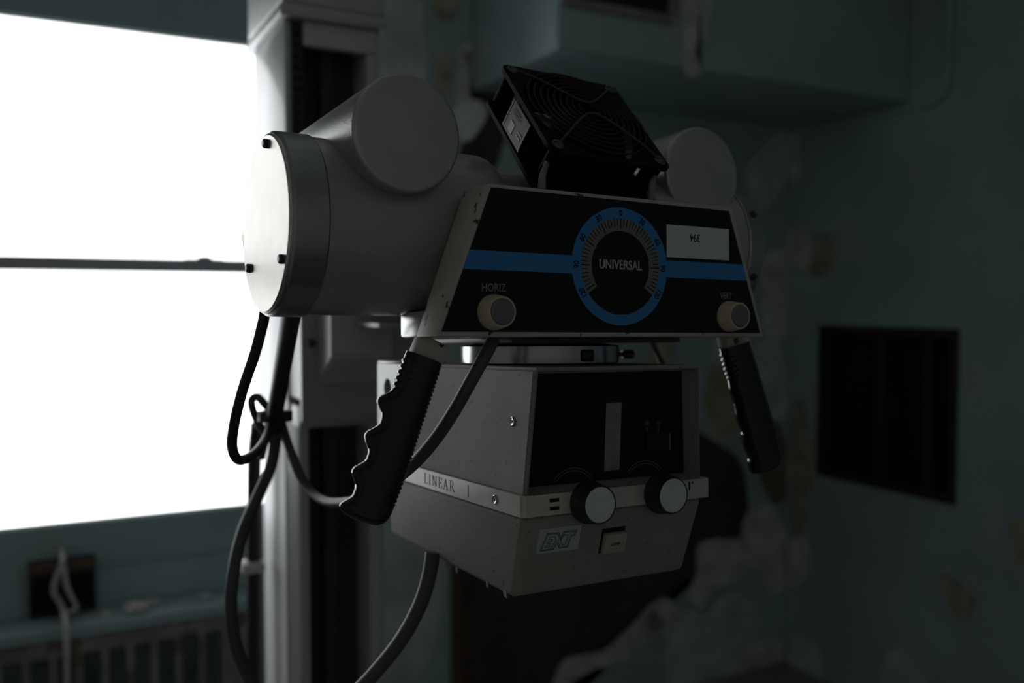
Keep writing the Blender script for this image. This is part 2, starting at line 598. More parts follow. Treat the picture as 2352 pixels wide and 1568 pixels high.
patch(wall_back, 'plaster_patch', [(1746, 600), (1806, 590), (1806, 760), (1770, 790), (1752, 720)], M_plaster, 0.008, 0.012, 7, Y=RY)
patch(wall_back, 'plaster_patch', [(1716, 380), (1800, 300), (1808, 400), (1770, 470), (1730, 480)], M_pale, 0.006, 0.012, 8, Y=RY)
patch(wall_back, 'plaster_patch', [(876, -20), (962, -20), (975, 60), (985, 120), (960, 200), (900, 230), (872, 200)], M_pale, 0.006, 0.015, 9, Y=RY)
patch(wall_back, 'plaster_patch', [(868, 1190), (1000, 1230), (1012, 1400), (960, 1570), (920, 1690), (866, 1690)], M_pale, 0.006, 0.015, 10, Y=RY)
patch(wall_back, 'exposed_board', [(1092, 120), (1134, 90), (1150, 160), (1146, 250), (1160, 330), (1110, 420), (1050, 390), (1068, 300), (1078, 190)], M_brown, 0.004, 0.014, 11, Y=RY)
patch(wall_back, 'plaster_patch', [(1050, 120), (1100, 92), (1118, 140), (1080, 160)], M_plaster, 0.009, 0.010, 12, Y=RY)
patch(wall_back, 'plaster_patch', [(1046, 165), (1072, 160), (1078, 240), (1068, 280), (1048, 240)], M_plaster, 0.008, 0.008, 13, Y=RY)
patch(wall_back, 'plaster_patch', [(1054, 255), (1084, 244), (1106, 258), (1096, 290), (1062, 320), (1050, 300)], M_pale, 0.014, 0.008, 14, Y=RY)
patch(wall_back, 'stained_patch', [(996, -20), (1046, -20), (1044, 30), (1012, 42), (994, 20)], M_ochre, 0.010, 0.010, 15, Y=RY)
patch(wall_back, 'stained_patch', [(1000, 130), (1030, 124), (1034, 190), (1020, 220), (1000, 200)], M_ochre, 0.008, 0.008, 16, Y=RY)
patch(wall_back, 'plaster_patch', [(1490, 785), (1540, 785), (1546, 830), (1500, 838)], M_ochre, 0.006, 0.008, 17, Y=RY)
patch(wall_back, 'plaster_patch', [(1040, 250), (1075, 232), (1112, 250), (1104, 292), (1066, 326), (1038, 306)], M_bright, 0.018, 0.008, 51, Y=RY)
patch(wall_back, 'plaster_patch', [(1712, 1180), (1770, 1160), (1808, 1230), (1806, 1330), (1770, 1360), (1735, 1310), (1700, 1290)], M_plaster, 0.010, 0.018, 52, Y=RY)
patch(wall_back, 'plaster_patch', [(1540, 1440), (1590, 1400), (1620, 1440), (1612, 1560), (1560, 1600), (1528, 1530)], M_pale, 0.006, 0.018, 53, Y=RY)
patch(wall_back, 'plaster_patch', [(1640, 780), (1700, 770), (1722, 830), (1700, 860), (1650, 850)], M_pale, 0.005, 0.014, 54, Y=RY)
patch(wall_back, 'plaster_patch', [(1730, 800), (1780, 790), (1806, 860), (1800, 960), (1750, 940)], M_pale, 0.006, 0.016, 55, Y=RY)
patch(wall_back, 'exposed_board', [(1740, 990), (1790, 970), (1806, 1060), (1802, 1150), (1760, 1140)], M_brownish, 0.004, 0.016, 56, Y=RY)
curl(wall_back, 'paint_flake', (1085, 100), (1070, 160), 0.05, 0.03, M_plaster, 21, Y=RY)
curl(wall_back, 'paint_flake', (1530, 1390), (1480, 1440), 0.10, 0.04, M_plaster, 22, Y=RY)
curl(wall_back, 'paint_flake', (1800, 1230), (1806, 1320), 0.06, 0.03, M_plaster, 23, Y=RY)
# right wall
patch(wall_right, 'plaster_patch', [(1816, 320), (1832, 300), (1846, 340), (1838, 400), (1820, 420)], M_plaster, 0.008, 0.012, 31, X=RX)
patch(wall_right, 'plaster_patch', [(1816, 530), (1856, 520), (1868, 560), (1858, 610), (1818, 606)], M_plaster, 0.012, 0.012, 32, X=RX)
patch(wall_right, 'stained_patch', [(1860, 545), (1900, 535), (1926, 570), (1912, 620), (1880, 636), (1858, 610)], M_ochre, 0.010, 0.012, 33, X=RX)
patch(wall_right, 'plaster_patch', [(1816, 1250), (1850, 1236), (1862, 1290), (1850, 1330), (1818, 1340)], M_plaster, 0.010, 0.014, 34, X=RX)
patch(wall_right, 'stained_patch', [(1816, 950), (1850, 930), (1862, 1080), (1852, 1200), (1818, 1220)], M_ochre, 0.005, 0.014, 35, X=RX)
patch(wall_right, 'plaster_patch', [(1816, 1480), (1850, 1460), (1890, 1520), (1880, 1640), (1816, 1640)], M_pale, 0.006, 0.014, 36, X=RX)
patch(wall_right, 'stained_patch', [(2168, 1325), (2200, 1330), (2240, 1370), (2226, 1420), (2190, 1400)], M_ochre, 0.014, 0.014, 37, X=RX)
patch(wall_right, 'stained_patch', [(2326, 1210), (2370, 1190), (2400, 1300), (2345, 1300)], M_ochre, 0.014, 0.014, 38, X=RX)
patch(wall_right, 'plaster_patch', [(2040, 1500), (2090, 1490), (2130, 1560), (2080, 1600), (2030, 1570)], M_pale, 0.004, 0.014, 39, X=RX)
# pale strip hanging on the beam
patch(beam, 'plaster_patch', [(1562, -20), (1600, -20), (1604, 60), (1596, 120), (1606, 168), (1572, 172), (1566, 90)], M_plaster, 0.006, 0.010, 41, Y=BY0)
patch(beam, 'plaster_patch', [(1606, -20), (1632, -20), (1628, 60), (1612, 90)], M_pale, 0.005, 0.008, 42, Y=BY0)

# ------------------------------------------------------------------ hatch in the right wall
h = thing('wall_hatch', 'dark timber pass-through hatch with two doors set in the teal right wall', 'hatch', loc=(RX, (HY0 + HY1) / 2, HZ0))
hc = h.location
b = bmesh.new()
fw = 0.03
for (y0, y1, z0, z1) in ((HY0, HY1, HZ0, HZ0 + fw), (HY0, HY1, HZ1 - fw, HZ1), (HY0, HY0 + fw, HZ0 + fw, HZ1 - fw), (HY1 - fw, HY1, HZ0 + fw, HZ1 - fw)):
    add_box(b, -0.006, 0.12, y0 - hc.y, y1 - hc.y, z0 - hc.z, z1 - hc.z)
finish('hatch_frame', b, M_hatch, h, smooth=False)
for k, (y0, y1) in enumerate(((HY0 + fw, 2.035), (2.065, 2.225), (2.255, HY1 - fw))):
    d = finish('hatch_door', box(0.03, 0.055, y0 - hc.y, y1 - hc.y, fw, HZ1 - HZ0 - fw, bev=.003), M_void, h)
    if k < 2:
        finish('door_stile', box(0.004, 0.06, y1 - hc.y, y1 + .03 - hc.y, fw, HZ1 - HZ0 - fw), M_hatch, h, smooth=False)
    if k == 1:
        finish('door_pull', box(0.012, 0.032, y1 - .03 - hc.y, y1 - .012 - hc.y, 0.26, 0.33, bev=.003), M_hatch, d)

# ------------------------------------------------------------------ socket, cord and heater below the window
sp0, sp1 = wall_pt(65, 1288, Y=RY), wall_pt(220, 1388, Y=RY)
s = thing('wall_socket', 'dark double wall socket box under the window, half hidden by a hanging cord', 'socket', loc=(sp0.x, RY, sp1.z))
wd, ht = sp1.x - sp0.x, sp0.z - sp1.z
finish('socket_box', box(0, wd, -0.045, -0.0005, 0, ht, bev=.004), M_rail, s)
finish('socket_lip', box(0.005, wd - .005, -0.050, -0.0455, ht * .82, ht, bev=.001), M_wood, s)
for k in range(2):
    finish('socket_face', box(0.01 + k * .08, .07 + k * .08, -0.049, -0.0455, 0.015, ht * .75, bev=.002), M_void, s)

cy = RY - 0.075
pts = [wall_pt(142, 1262, Y=RY - 0.004), wall_pt(143, 1290, Y=cy), wall_pt(128, 1330, Y=cy), wall_pt(124, 1360, Y=cy), wall_pt(142, 1392, Y=cy), wall_pt(150, 1430, Y=cy - .12),
       wall_pt(153, 1500, Y=cy - .16), wall_pt(154, 1580, Y=cy - .16), wall_pt(154, 1750, Y=cy - .16)]
b = tube(pts, 0.0075)
add_tube(b, [wall_pt(146, 1300, Y=cy - .003), wall_pt(152, 1340, Y=cy - .018), wall_pt(164, 1370, Y=cy - .018), wall_pt(176, 1396, Y=cy - .01), wall_pt(160, 1404, Y=cy - .05)], 0.006)
tag(finish('hanging_cord', b, M_cord), 'pale knotted cord hanging down over the dark socket under the window', 'cord')

HT = 2.56
ht0 = wall_pt(0, 1462, Y=HT).z
hx1 = wall_pt(566, 1400, Y=HT).x
hx0 = -1.15
ht = thing('wall_heater', 'low rusty heater cabinet with louvred slots along the wall under the window', 'heater', loc=(hx0, RY, 0))


def hb(x0, x1, y0, y1, z0, z1, bev=0.0, b=None):
    return add_box(b or bmesh.new(), x0 - hx0, x1 - hx0, y0 - RY, y1 - RY, z0, z1, bev=bev)


finish('heater_body', hb(hx0, hx1, HT + 0.035, RY - .001, 0, ht0 - .03), M_hatch, ht, smooth=False)
finish('heater_top', hb(hx0 - .01, hx1 + .02, HT - 0.012, RY - .001, ht0 - .03, ht0, bev=.004), M_teal, ht)
b = hb(hx0, hx1, HT, HT + .034, ht0 - .075, ht0 - .031)
hb(hx0, hx1, HT, HT + .034, 0.0, ht0 - .235, b=b)
slots = []
x = hx1 - 0.070
xs = []
while x > hx0 + 0.06:
    slots.append((x - 0.040, x))
    x -= 0.061
edges = [hx0] + [v for s_ in sorted(slots) for v in s_] + [hx1]
for k in range(0, len(edges), 2):
    hb(edges[k], edges[k + 1], HT, HT + .034, ht0 - .235, ht0 - .075, b=b)
finish('heater_front', b, M_heater, ht, smooth=False)
for (x0, x1) in slots[:14]:
    b = bmesh.new()
    for k in range(14):
        z = ht0 - .232 + k * .0112
        hb(x0 + .001, x1 - .001, HT + .012, HT + .030, z, z + .006, b=b)
    finish('louvre', b, M_louvre, ht, smooth=False)


def chunk(px, py, Y, r, seed, label):
    p = wall_pt(px, py, Y=Y)
    b = bmesh.new()
    bmesh.ops.create_icosphere(b, subdivisions=3, radius=r)
    for v in b.verts:
        n = noise.noise(v.co * (1.6 / r) + Vector((seed, 0, 0)))
        v.co *= 1 + .45 * n
        v.co.z *= .5
        v.co.x *= 1.25
    zmin = min(v.co.z for v in b.verts)
    o = finish('plaster_chunk', b, M_plaster, smooth=True, angle=25)
    o.location = (p.x, Y, ht0 - zmin)
    tag(o, label, 'debris', 'fallen plaster on the heater')


chunk(310, 1410, 2.60, 0.026, 1, 'largest pale plaster chunk fallen on the heater top')
chunk(350, 1400, 2.63, 0.015, 2, 'small pale plaster crumb right of the largest chunk on the heater')
chunk(240, 1430, 2.60, 0.012, 3, 'tiny plaster crumb left of the largest chunk on the heater')
chunk(470, 1385, 2.62, 0.014, 4, 'plaster crumb at the column end of the heater top')

b = tube([wall_pt(215, 1296, Y=RY - .006), wall_pt(330, 1283, Y=RY - .006), wall_pt(450, 1270, Y=RY - .006), wall_pt(575, 1248, Y=RY - .006)], 0.0055)
tag(finish('surface_cable', b, M_teal), 'thin painted cable running along the wall from the socket towards the column', 'cable')

# ------------------------------------------------------------------ tube stand column
SX0, SX1, SY0, SY1 = 0.378, 0.547, 1.55, 1.795
st = thing('tube_stand_column', 'tall pale enamelled floor column with a dark front channel before the window', 'column', loc=(SX0, SY0, 0))
so = Vector((SX0, SY0, 0))
CT = 1.949


def sb(x0, x1, y0, y1, z0, z1, bev=0.0, b=None, seg=2):
    return add_box(b or bmesh.new(), x0 - so.x, x1 - so.x, y0 - so.y, y1 - so.y, z0, z1, bev=bev, seg=seg)


ZS = 1.262
b = sb(SX0, SX0 + .012, SY0, SY1, ZS, CT, bev=.004)
sb(SX1 - .024, SX1, SY0, SY1, ZS, CT, bev=.004, b=b)
sb(SX0 + .012, SX1 - .024, SY1 - .012, SY1, ZS, CT, b=b)
finish('column_shell', b, M_stand, st)
# lower length: chamfered front corner and a plain flange
b = bmesh.new()
xa = SX0 + .010
loop = [(xa, SY1), (xa, SY0 + .060), (xa + .006, SY0 + .050), (xa + .006, SY0 + .006), (xa + .010, SY0), (SX0 + .034, SY0), (SX0 + .034, SY0 + .012), (xa + .018, SY0 + .020), (xa + .018, SY1)]
add_poly(b, [(x - so.x, y - so.y, 0.012) for x, y in loop], (0, 0, ZS - .0125))
sb(SX1 - .024, SX1 + .004, SY0, SY1, 0.012, ZS - .001, bev=.003, b=b)
sb(xa + .018, SX1 - .024, SY1 - .012, SY1, 0.012, ZS - .001, b=b)
finish('lower_shell', b, M_stand, st)
finish('lit_side_face', sb(xa - .0022, xa - .0003, SY0 + .062, SY1 - .004, 0.014, ZS - .004, bev=.0006), M_litside, st)  # added white skin: window light painted onto the left face
b = sb(SX0 + .0125, SX0 + .032, SY0 + .004, SY0 + .03, ZS, CT - .002)
rail_o = finish('toothed_rail', b, M_rail, st, smooth=False)
b = bmesh.new()
for k in range(34):
    z = 1.30 + k * .019
    add_lathe(b, [(0, .0035), (.002, .0035)], (SX0 + .0225 - so.x, .0035, z), (0, -1, 0), n=12)
finish('rail_holes', b, M_void, st)
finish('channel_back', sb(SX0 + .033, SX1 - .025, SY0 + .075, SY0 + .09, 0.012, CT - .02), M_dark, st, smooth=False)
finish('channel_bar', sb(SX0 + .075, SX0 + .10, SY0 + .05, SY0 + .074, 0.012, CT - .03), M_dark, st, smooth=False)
finish('top_cover', sb(SX0 + .0325, SX1 - .006, SY0 - .003, SY0 + .02, CT - .042, CT - .002, bev=.002), M_stand2, st)
b = sb(SX0 - .006, SX1 + .008, SY0 - .012, SY1 + .02, CT + .022, CT + .30, bev=.006, seg=3)
finish('column_cap', b, M_stand, st)
finish('cap_lip', sb(SX0 - .010, SX1 + .011, SY0 - .016, SY1 + .022, CT, CT + .0215, bev=.004), M_stand, st)
finish('base_plate', sb(SX0 - .12, SX1 + .12, SY0 - .12, SY1 + .12, 0, 0.012, bev=.003), M_stand2, st)

# carriage that rides on the column and carries the head
cg = thing('column_carriage', 'grey box carriage with a sloped lower front clamped round the column behind the tube head', 'carriage', loc=(0.37, 1.40, 1.27))
go = cg.location


def gb(x0, x1, y0, y1, z0, z1, bev=0.0, b=None):
    return add_box(b or bmesh.new(), x0 - go.x, x1 - go.x, y0 - go.y, y1 - go.y, z0 - go.z, z1 - go.z, bev=bev)


finish('carriage_plate', gb(0.366, 0.553, 1.505, 1.548, 1.30, 1.64, bev=.004), M_plate, cg)
lb = finish('lower_bracket', gb(0.372, 0.510, 1.452, 1.504, 1.262, 1.298, bev=.003), M_plate, cg)
for px, py in ((722, 958), (837, 952)):
    p = wall_pt(px, py, Y=1.452)
    finish('bracket_screw', lathe([(0, .006), (.003, .006), (.004, .004)], (p.x - go.x, p.y - go.y, p.z - go.z), (0, -1, 0), n=16), M_dscrew, lb)
# housing box with the sloped lower front
x0, x1 = wall_pt(762, 780, Y=1.28).x, wall_pt(905, 780, Y=1.28).x
zc = wall_pt(762, 822, Y=1.28).z
prof = [(1.28, 1.60), (1.28, zc), (1.353, zc - .046), (1.353, 1.60)]
b = bmesh.new()
add_poly(b, [(x0 - go.x, y - go.y, z - go.z) for y, z in prof], (x1 - x0, 0, 0))
bmesh.ops.bevel(b, geom=b.edges[:], offset=.004, segments=2, affect='EDGES')
finish('carriage_box', b, M_stand2, cg)
kx0, kx1 = wall_pt(690, 800, Y=1.36).x, wall_pt(765, 800, Y=1.36).x
finish('side_cheek', gb(kx0, 0.49, 1.3535, 1.366, 1.285, 1.60, bev=.003), M_plate, cg)
finish('carriage_core', gb(0.37, 0.545, 1.3665, 1.5045, 1.31, 1.60, bev=.004), M_plate, cg)
finish('cheek_knob', lathe([(0, .006), (.012, .006), (.014, .003)], (wall_pt(712, 787, Y=1.353).x - go.x, 1.353 - go.y, wall_pt(712, 787, Y=1.353).z - go.z), (0, -1, 0), n=16), M_dscrew, cg)
# horizontal carrying arm
arm = bmesh.new()
add_box(arm, 0.40 - go.x, 0.50 - go.x, 1.02 - go.y, 1.279 - go.y, 1.475 - go.z, 1.575 - go.z, bev=.008, seg=3)
finish('carrying_arm', arm, M_stand2, cg)
finish('arm_shelf', gb(0.41, 0.50, 1.17, 1.279, 1.433, 1.440, bev=.002), M_stand, cg)

# conduit and clip beside the column
b = tube([(0.352, 1.735, 0.0), (0.352, 1.735, .5), (0.354, 1.735, .9), (0.357, 1.735, 1.15), (0.357, 1.70, 1.24)], 0.014)
pp = thing('floor_conduit', 'dark vertical conduit with a pale clip beside the column left edge', 'conduit', loc=(0, 0, 0))
finish('conduit_tube', b, mat('brown black conduit', (0.018, 0.014, 0.012), .55), pp)
finish('conduit_clip', box(0.329, 0.372, 1.713, 1.757, 0.955, 0.975, bev=.004), M_cord, pp)

# ------------------------------------------------------------------ X-ray tube head
head = thing('xray_tube_head', 'off-white X-ray tube head with a black control panel hanging from the column arm', 'X-ray tube', HM)
AV, AW = 0.130, 0.1015                                 # tube axis
ax = (0, AV, AW)


def prof_round(x0, r0, x1, r1, n=5):
    return [(x0 + (x1 - x0) * (1 - cos(t * pi / 2 / n)), r0 + (r1 - r0) * sin(t * pi / 2 / n)) for t in range(n + 1)]


hprof = [(-.252, .0805), (-.252, .0812), (-.085, .0812)]
hprof += [(-.085 + .016 * sin(t * pi / 12), .0682 + .013 * cos(t * pi / 12)) for t in range(1, 7)]
hprof += [(.036, .0682)]
hprof += [(.052 - .016 * cos(t * pi / 12), .0682 + .013 * sin(t * pi / 12)) for t in range(1, 7)]
hprof += [(.226, .0812)]
housing = finish('tube_housing', lathe(hprof, ax, (1, 0, 0), n=96), M_white, head)
finish('end_ring', lathe([(-.283, .0806), (-.281, .083), (-.253, .083), (-.2515, .0818)], ax, (1, 0, 0), n=96), M_ring, housing)
finish('end_ring', lathe([(.2265, .0818), (.228, .083), (.247, .083), (.249, .0806)], ax, (1, 0, 0), n=96), M_ring, housing)
for k in range(4):
    a = radians(205 - 50 * k)
    finish('ring_screw', lathe([(0, .0042), (.0012, .0042), (.0016, .003)], (.238, AV + .0829 * cos(a), AW + .0829 * sin(a)), (0, cos(a), sin(a)), n=16), M_dscrew, housing)
# face plate of the cap and its three screws
plate = finish('end_plate', lathe([(-.2832, .0805), (-.2845, .0805), (-.2862, .0785)], ax, (1, 0, 0), n=96, cap0=False), M_alu, housing)


def plate_pt(px, py):
    r = sight(px, py)
    n = R.col[0]
    P = EYE + r * ((O + n * -.2862 - EYE).dot(n) / r.dot(n))
    return R.transposed() @ (P - O)


for px, py in ((614, 329), (650, 595), (575, 616)):
    q = plate_pt(px, py)
    d = Vector((0, q.y - AV, q.z - AW))
    if d.length > .071:
        d = d.normalized() * .071
    finish('cap_screw', lathe([(0, .0042), (.003, .0042), (.0042, .003)], (-.2863, AV + d.y, AW + d.z), (-1, 0, 0), n=20), M_dscrew, housing)
finish('cable_gland', lathe([(0, .031), (.022, .031), (.032, .027), (.039, .018), (.0415, .008)], (-.2405, .2225, .100), (-1, 0, 0), n=40), M_blk, housing)
# two cable sockets, a little tapered


def receptacle(u, w, v0, v1, r0, r1, lean=(0, 1, 0)):
    pr = [(v0, r0 - .004)] + [(v0 + .004 * (1 - cos(t * pi / 12)), r0 - .004 + .004 * sin(t * pi / 12)) for t in range(1, 7)]
    pr += [(v1, r1)]
    a = Vector(lean).normalized()
    return lathe([(d - v0, r) for d, r in pr], (u, v0, w), a, n=72)


finish('cable_receptacle', receptacle(-.1865, .1745, .034, .30, .0515, .036, (-.06, 1, .03)), M_silver, housing)
finish('cable_receptacle', receptacle(.1715, .1765, .062, .32, .0515, .047), M_silver, housing)
# exit port block under the housing
finish('port_block', box(-.158, .165, .068, .124, -.0005, .024, bev=.003), M_white, head)
finish('port_flange', box(-.075, .130, .052, .235, -.0062, -.0008, bev=.002), mat('greasy dark flange', (.06, .05, .045), .5), head)
finish('trunnion', box(-.09, .06, .205, .335, .045, .125, bev=.006), M_white, head)

# ---- control panel: tapered box, dark front film
Cb, Ct = 0.0035, 0.0
P_bl, P_br, P_tl, P_tr = (-.1765, -.0010), (.1978, -.0010), (-.1285, .1314), (.1555, .1308)
D = .046
b = bmesh.new()
add_hull8(b, [(P_bl[0], 0, P_bl[1]), (P_br[0], 0, P_br[1]), (P_tr[0], 0, P_tr[1]), (P_tl[0], 0, P_tl[1])],
          [(P_bl[0], D, P_bl[1]), (P_br[0], D, P_br[1]), (P_tr[0], D, P_tr[1]), (P_tl[0], D, P_tl[1])], bev=.0022, seg=2)
panel = finish('control_panel', b, M_cheek, head)
F_bl, F_br, F_tl, F_tr = (-.1728, .0033), (.1917, .0030), (-.1248, .1280), (.1497, .1266)
b = bmesh.new()
add_hull8(b, [(q[0], -.0004, q[1]) for q in (F_bl, F_br, F_tr, F_tl)], [(q[0], .001, q[1]) for q in (F_bl, F_br, F_tr, F_tl)])
finish('face_film', b, M_black, panel, smooth=False)
DC = Vector((.0131, 0, .0650))
DR = .0553
S = -.0006


def edge_u(w, left):
    a, b_ = (F_bl, F_tl) if left else (F_br, F_tr)
    t = (w - a[1]) / (b_[1] - a[1])
    return a[0] + (b_[0] - a[0]) * t


b = bmesh.new()
w0, w1 = .0567, .0731
for l in (True, False):
    ue0, ue1 = edge_u(w0, l), edge_u(w1, l)
    k = -1 if l else 1
    ui = DC.x + k * (DR - .004)
    pts = [(ue0, S, w0), (ui, S, w0), (ui, S, w1), (ue1, S, w1)]
    add_poly(b, pts, (0, .0004, 0))
add_annulus(b, (DC.x, S + .0004, DC.z), U, W, .0453, DR, 0, 2 * pi, .0005, n=96)
finish('blue_dial_band', b, M_blue, panel, smooth=False)
finish('dial_scale', add_annulus(bmesh.new(), (DC.x, S + .0002, DC.z), U, W, .0333, .0453, radians(-125), radians(125), .0004, n=96), M_grey, panel, smooth=False)
b = bmesh.new()
for k in range(-24, 25):
    a = radians(k * 5)
    big = k % 6 == 0
    mid = k % 2 == 0
    add_annulus(b, (DC.x, S - .0002, DC.z), U, W, 0.0353 if big else .0372 if mid else .0382, .0452, a - (.013 if big else .008), a + (.013 if big else .008), .0002, n=1)
for k in range(-4, 5):
    a = radians(k * 30)
    q = DC + U * (.0503 * sin(a)) + W * (.0503 * cos(a))
    add_text(b, str(abs(k) * 30), .0082, (q.x, S - .0003, q.z), U, W, rot=-a, bold=.00008, sx=.82)
finish('dial_marks', b, M_ink, panel, smooth=False)
b = bmesh.new()
add_text(b, 'UNIVERSAL', .0120, (.0131, S - .0002, .0666), U, W, bold=.00022, sx=.82)
finish('dial_lettering', b, M_letter, panel, smooth=False)
finish('button_lettering', add_text(bmesh.new(), 'HORIZ', .0098, (-.1226, S, .0416), U, W, bold=.0001, sx=.80), M_letter2, panel, smooth=False)
finish('button_lettering', add_text(bmesh.new(), 'VERT', .0096, (.1447, S, .0406), U, W, bold=.0001, sx=.72), M_letter2, panel, smooth=False)
for (u, w) in ((-.1235, .0201), (.1480, .0198)):
    finish('button_collar', lathe([(0, .0155), (.004, .0154), (.013, .0138), (.0165, .0132), (.0165, .0115), (.013, .0113)], (u, -.0005, w), (0, -1, 0), n=48, cap1=True), M_ivory, panel)
    finish('push_button', lathe([(.0132, .0111), (.0172, .0111), (.0182, .0102)], (u, -.0005, w), (0, -1, 0), n=48), M_btn, panel)
stk = finish('asset_sticker', add_box(bmesh.new(), .0678, .1483, -.0014, -.0009, .0764, .1079, bev=0), M_paper, panel, smooth=False)
b = bmesh.new()
q = head_pt(1594, 547, 0)
add_text(b, '394', .0114, (q.x, -.0015, q.z), U, W, rot=pi, bold=.00002, sx=.78)
finish('sticker_number', b, M_ink, panel, smooth=False)
# corner bolts of the panel bracket
finish('panel_bracket', box(-.10, .12, D + .0005, .072, .020, .10, bev=.003), M_white, panel)


# ---- hand grips
def interp(tab, s):
    n = len(tab)
    for i in range(n - 1):
        (a, x), (b_, y) = tab[i], tab[i + 1]
        if s <= b_:
            h = b_ - a
            t = (s - a) / h
            ma = (y - tab[max(i - 1, 0)][1]) / (b_ - tab[max(i - 1, 0)][0])
            mb = (tab[min(i + 2, n - 1)][1] - x) / (tab[min(i + 2, n - 1)][0] - a)
            return (2 * t ** 3 - 3 * t * t + 1) * x + (t ** 3 - 2 * t * t + t) * h * ma + (3 * t * t - 2 * t ** 3) * y + (t ** 3 - t * t) * h * mb
    return tab[-1][1]


K = .000372
GL = [(0, 46), (60, 46), (88, 44.5), (100, 47), (112, 57), (122, 65.5), (133, 67), (143, 59), (155, 48), (168, 43.5), (182, 44.5), (194, 53), (206, 62.5), (217, 64.5), (229, 57), (243, 45), (256, 41.5), (269, 43), (281, 52),
      (292, 60.5), (303, 61.5), (314, 53), (327, 43), (340, 40), (354, 42), (366, 51), (377, 59), (386, 57), (393, 47), (398, 28), (400, 12)]
GR = [(0, -45), (100, -50), (200, -55), (283, -59), (351, -59), (376, -56), (392, -44), (398, -30), (400, -8)]


def make_grip(top, bot, turn=0.0, ridge=1.0):
    top, bot = Vector(top), Vector(bot)
    a = (bot - top).normalized()
    n = V.cross(a)
    if n.x > 0:
        n = -n
    n = Matrix.Rotation(turn, 3, a) @ n
    side = a.cross(n)
    L = (bot - top).length
    k = L / 381
    b = bmesh.new()
    ns, na = 260, 40
    rings = []
    for i in range(ns + 1):
        s = 400 * i / ns
        dl, dr = interp(GL, s), interp(GR, s)
        if s > 95:
            dl = min(dl, 43.5) + max(0, dl - 43.5) * ridge
        rib = 2.4 * sin((s - 18) / 74 * 5 * 2 * pi) if 18 < s < 92 else 0
        comb = 1.5 * sin((s - 22) / 10.2 * 2 * pi) if 22 < s < 345 else 0
        hv = 38 if s < 385 else 38 * max(.25, math.sqrt(max(0, 1 - ((s - 385) / 15.5) ** 2)))
        row = []
        for j in range(na):
            th = 2 * pi * j / na
            c_, s_ = cos(th), sin(th)
            cc = math.copysign(abs(c_) ** .80, c_)
            ss = math.copysign(abs(s_) ** .72, s_)
            g = min(1, max(0, (c_ - .35) / .5))
            g = g * g * (3 - 2 * g)
            x = 43.5 * cc + ((dl - 43.5) + rib) * g if cc > 0 else (-dr + comb) * cc
            if s > 385 and cc > 0:
                x = dl * cc
            y = (hv + (rib * .5 * max(0, cc) + comb * .6 * max(0, -cc))) * ss
            row.append(b.verts.new(top + a * (s * k) + n * (x * k) + side * (y * k)))
        rings.append(row)
    for A, B in zip(rings, rings[1:]):
        for j in range(na):
            b.faces.new((A[j], A[(j + 1) % na], B[(j + 1) % na], B[j]))
    b.faces.new(rings[0][::-1])
    b.faces.new(rings[-1])
    return b, a, n


for top, bot, trn, rdg in (((-.1705, .040, -.0195), (-.2265, .040, -.1495), radians(22), 1.0), ((.1935, .040, -.0085), (.2365, .040, -.1405), radians(22), .12)):
    b, a, n = make_grip(top, bot, trn, rdg)
    t = Vector(top)
    q = bmesh.new()
    w_ = .0135
    add_hull8(q, [t + a * .03 + n * w_ + V * -.008, t + a * .03 - n * w_ + V * -.008, t + a * .03 - n * w_ + V * .008, t + a * .03 + n * w_ + V * .008],
              [t - a * .0195 + n * (w_ * .9) + V * -.008, t - a * .0165 - n * (w_ * 1.1) + V * -.008, t - a * .0165 - n * (w_ * 1.1) + V * .008, t - a * .0195 + n * (w_ * .9) + V * .008], bev=.002, seg=2)
    hd = finish('handle_bar', q, M_cheek, head)
    finish('hand_grip', b, M_grip, hd, angle=60)

# ------------------------------------------------------------------ collimator
colm = thing('collimator', 'boxy cream collimator with two round knobs under the tube head', 'collimator', HM)
WT, WB, WL, WE = -.0285, -.1425, -.1620, -.2405
# upper cover: frustum with a recessed window
b = bmesh.new()
lo4 = [(-.0865, .0105, WB), (.1215, .0105, WB), (.1215, .286, WB), (-.0865, .286, WB)]
hi4 = [(-.0800, .0020, WT), (.1135, .0020, WT), (.1135, .283, WT), (-.0800, .283, WT)]
fs = add_hull8(b, lo4, hi4)
front = min(fs, key=lambda f: f.calc_center_median().y)
es = [e for e in b.edges if e not in front.edges]
fe = list(front.edges)
top_e = [e for e in b.edges if all(v.co.z > WT - .001 for v in e.verts)] + [e for e in b.edges if all(v.co.y > .27 for v in e.verts)] + \
        [e for e in b.edges if all(v.co.y < .02 for v in e.verts) and abs(e.verts[0].co.z - e.verts[1].co.z) > .05]
bmesh.ops.bevel(b, geom=list(set(top_e)), offset=.0035, segments=3, affect='EDGES')
front = max((f for f in b.faces if f.calc_center_median().y < .012 and len(f.verts) >= 4), key=lambda f: f.calc_area())
r = bmesh.ops.inset_region(b, faces=[front], thickness=.0022, depth=0)
for v in front.verts:
    v.co.y += .024
cover = finish('upper_cover', b, M_cream, colm)
bmw = bmesh.new()
gv = .0262
add_hull8(bmw, [(-.0815, gv + .0065, WB + .003), (.1165, gv + .0065, WB + .003), (.1095, gv, WT - .0062), (-.0760, gv, WT - .0062)],
          [(-.0815, gv + .0075, WB + .003), (.1165, gv + .0075, WB + .003), (.1095, gv + .001, WT - .0062), (-.0760, gv + .001, WT - .0062)])
bw = finish('window_panel', bmw, M_window, colm, smooth=False)


def win_v(w):
    return gv + .0065 * ((WT - .0062) - w) / ((WT - .0062) - (WB + .003))


def on_win(px, py):
    q = head_pt(px, py, gv + .002)
    return head_pt(px, py, win_v(q.z))


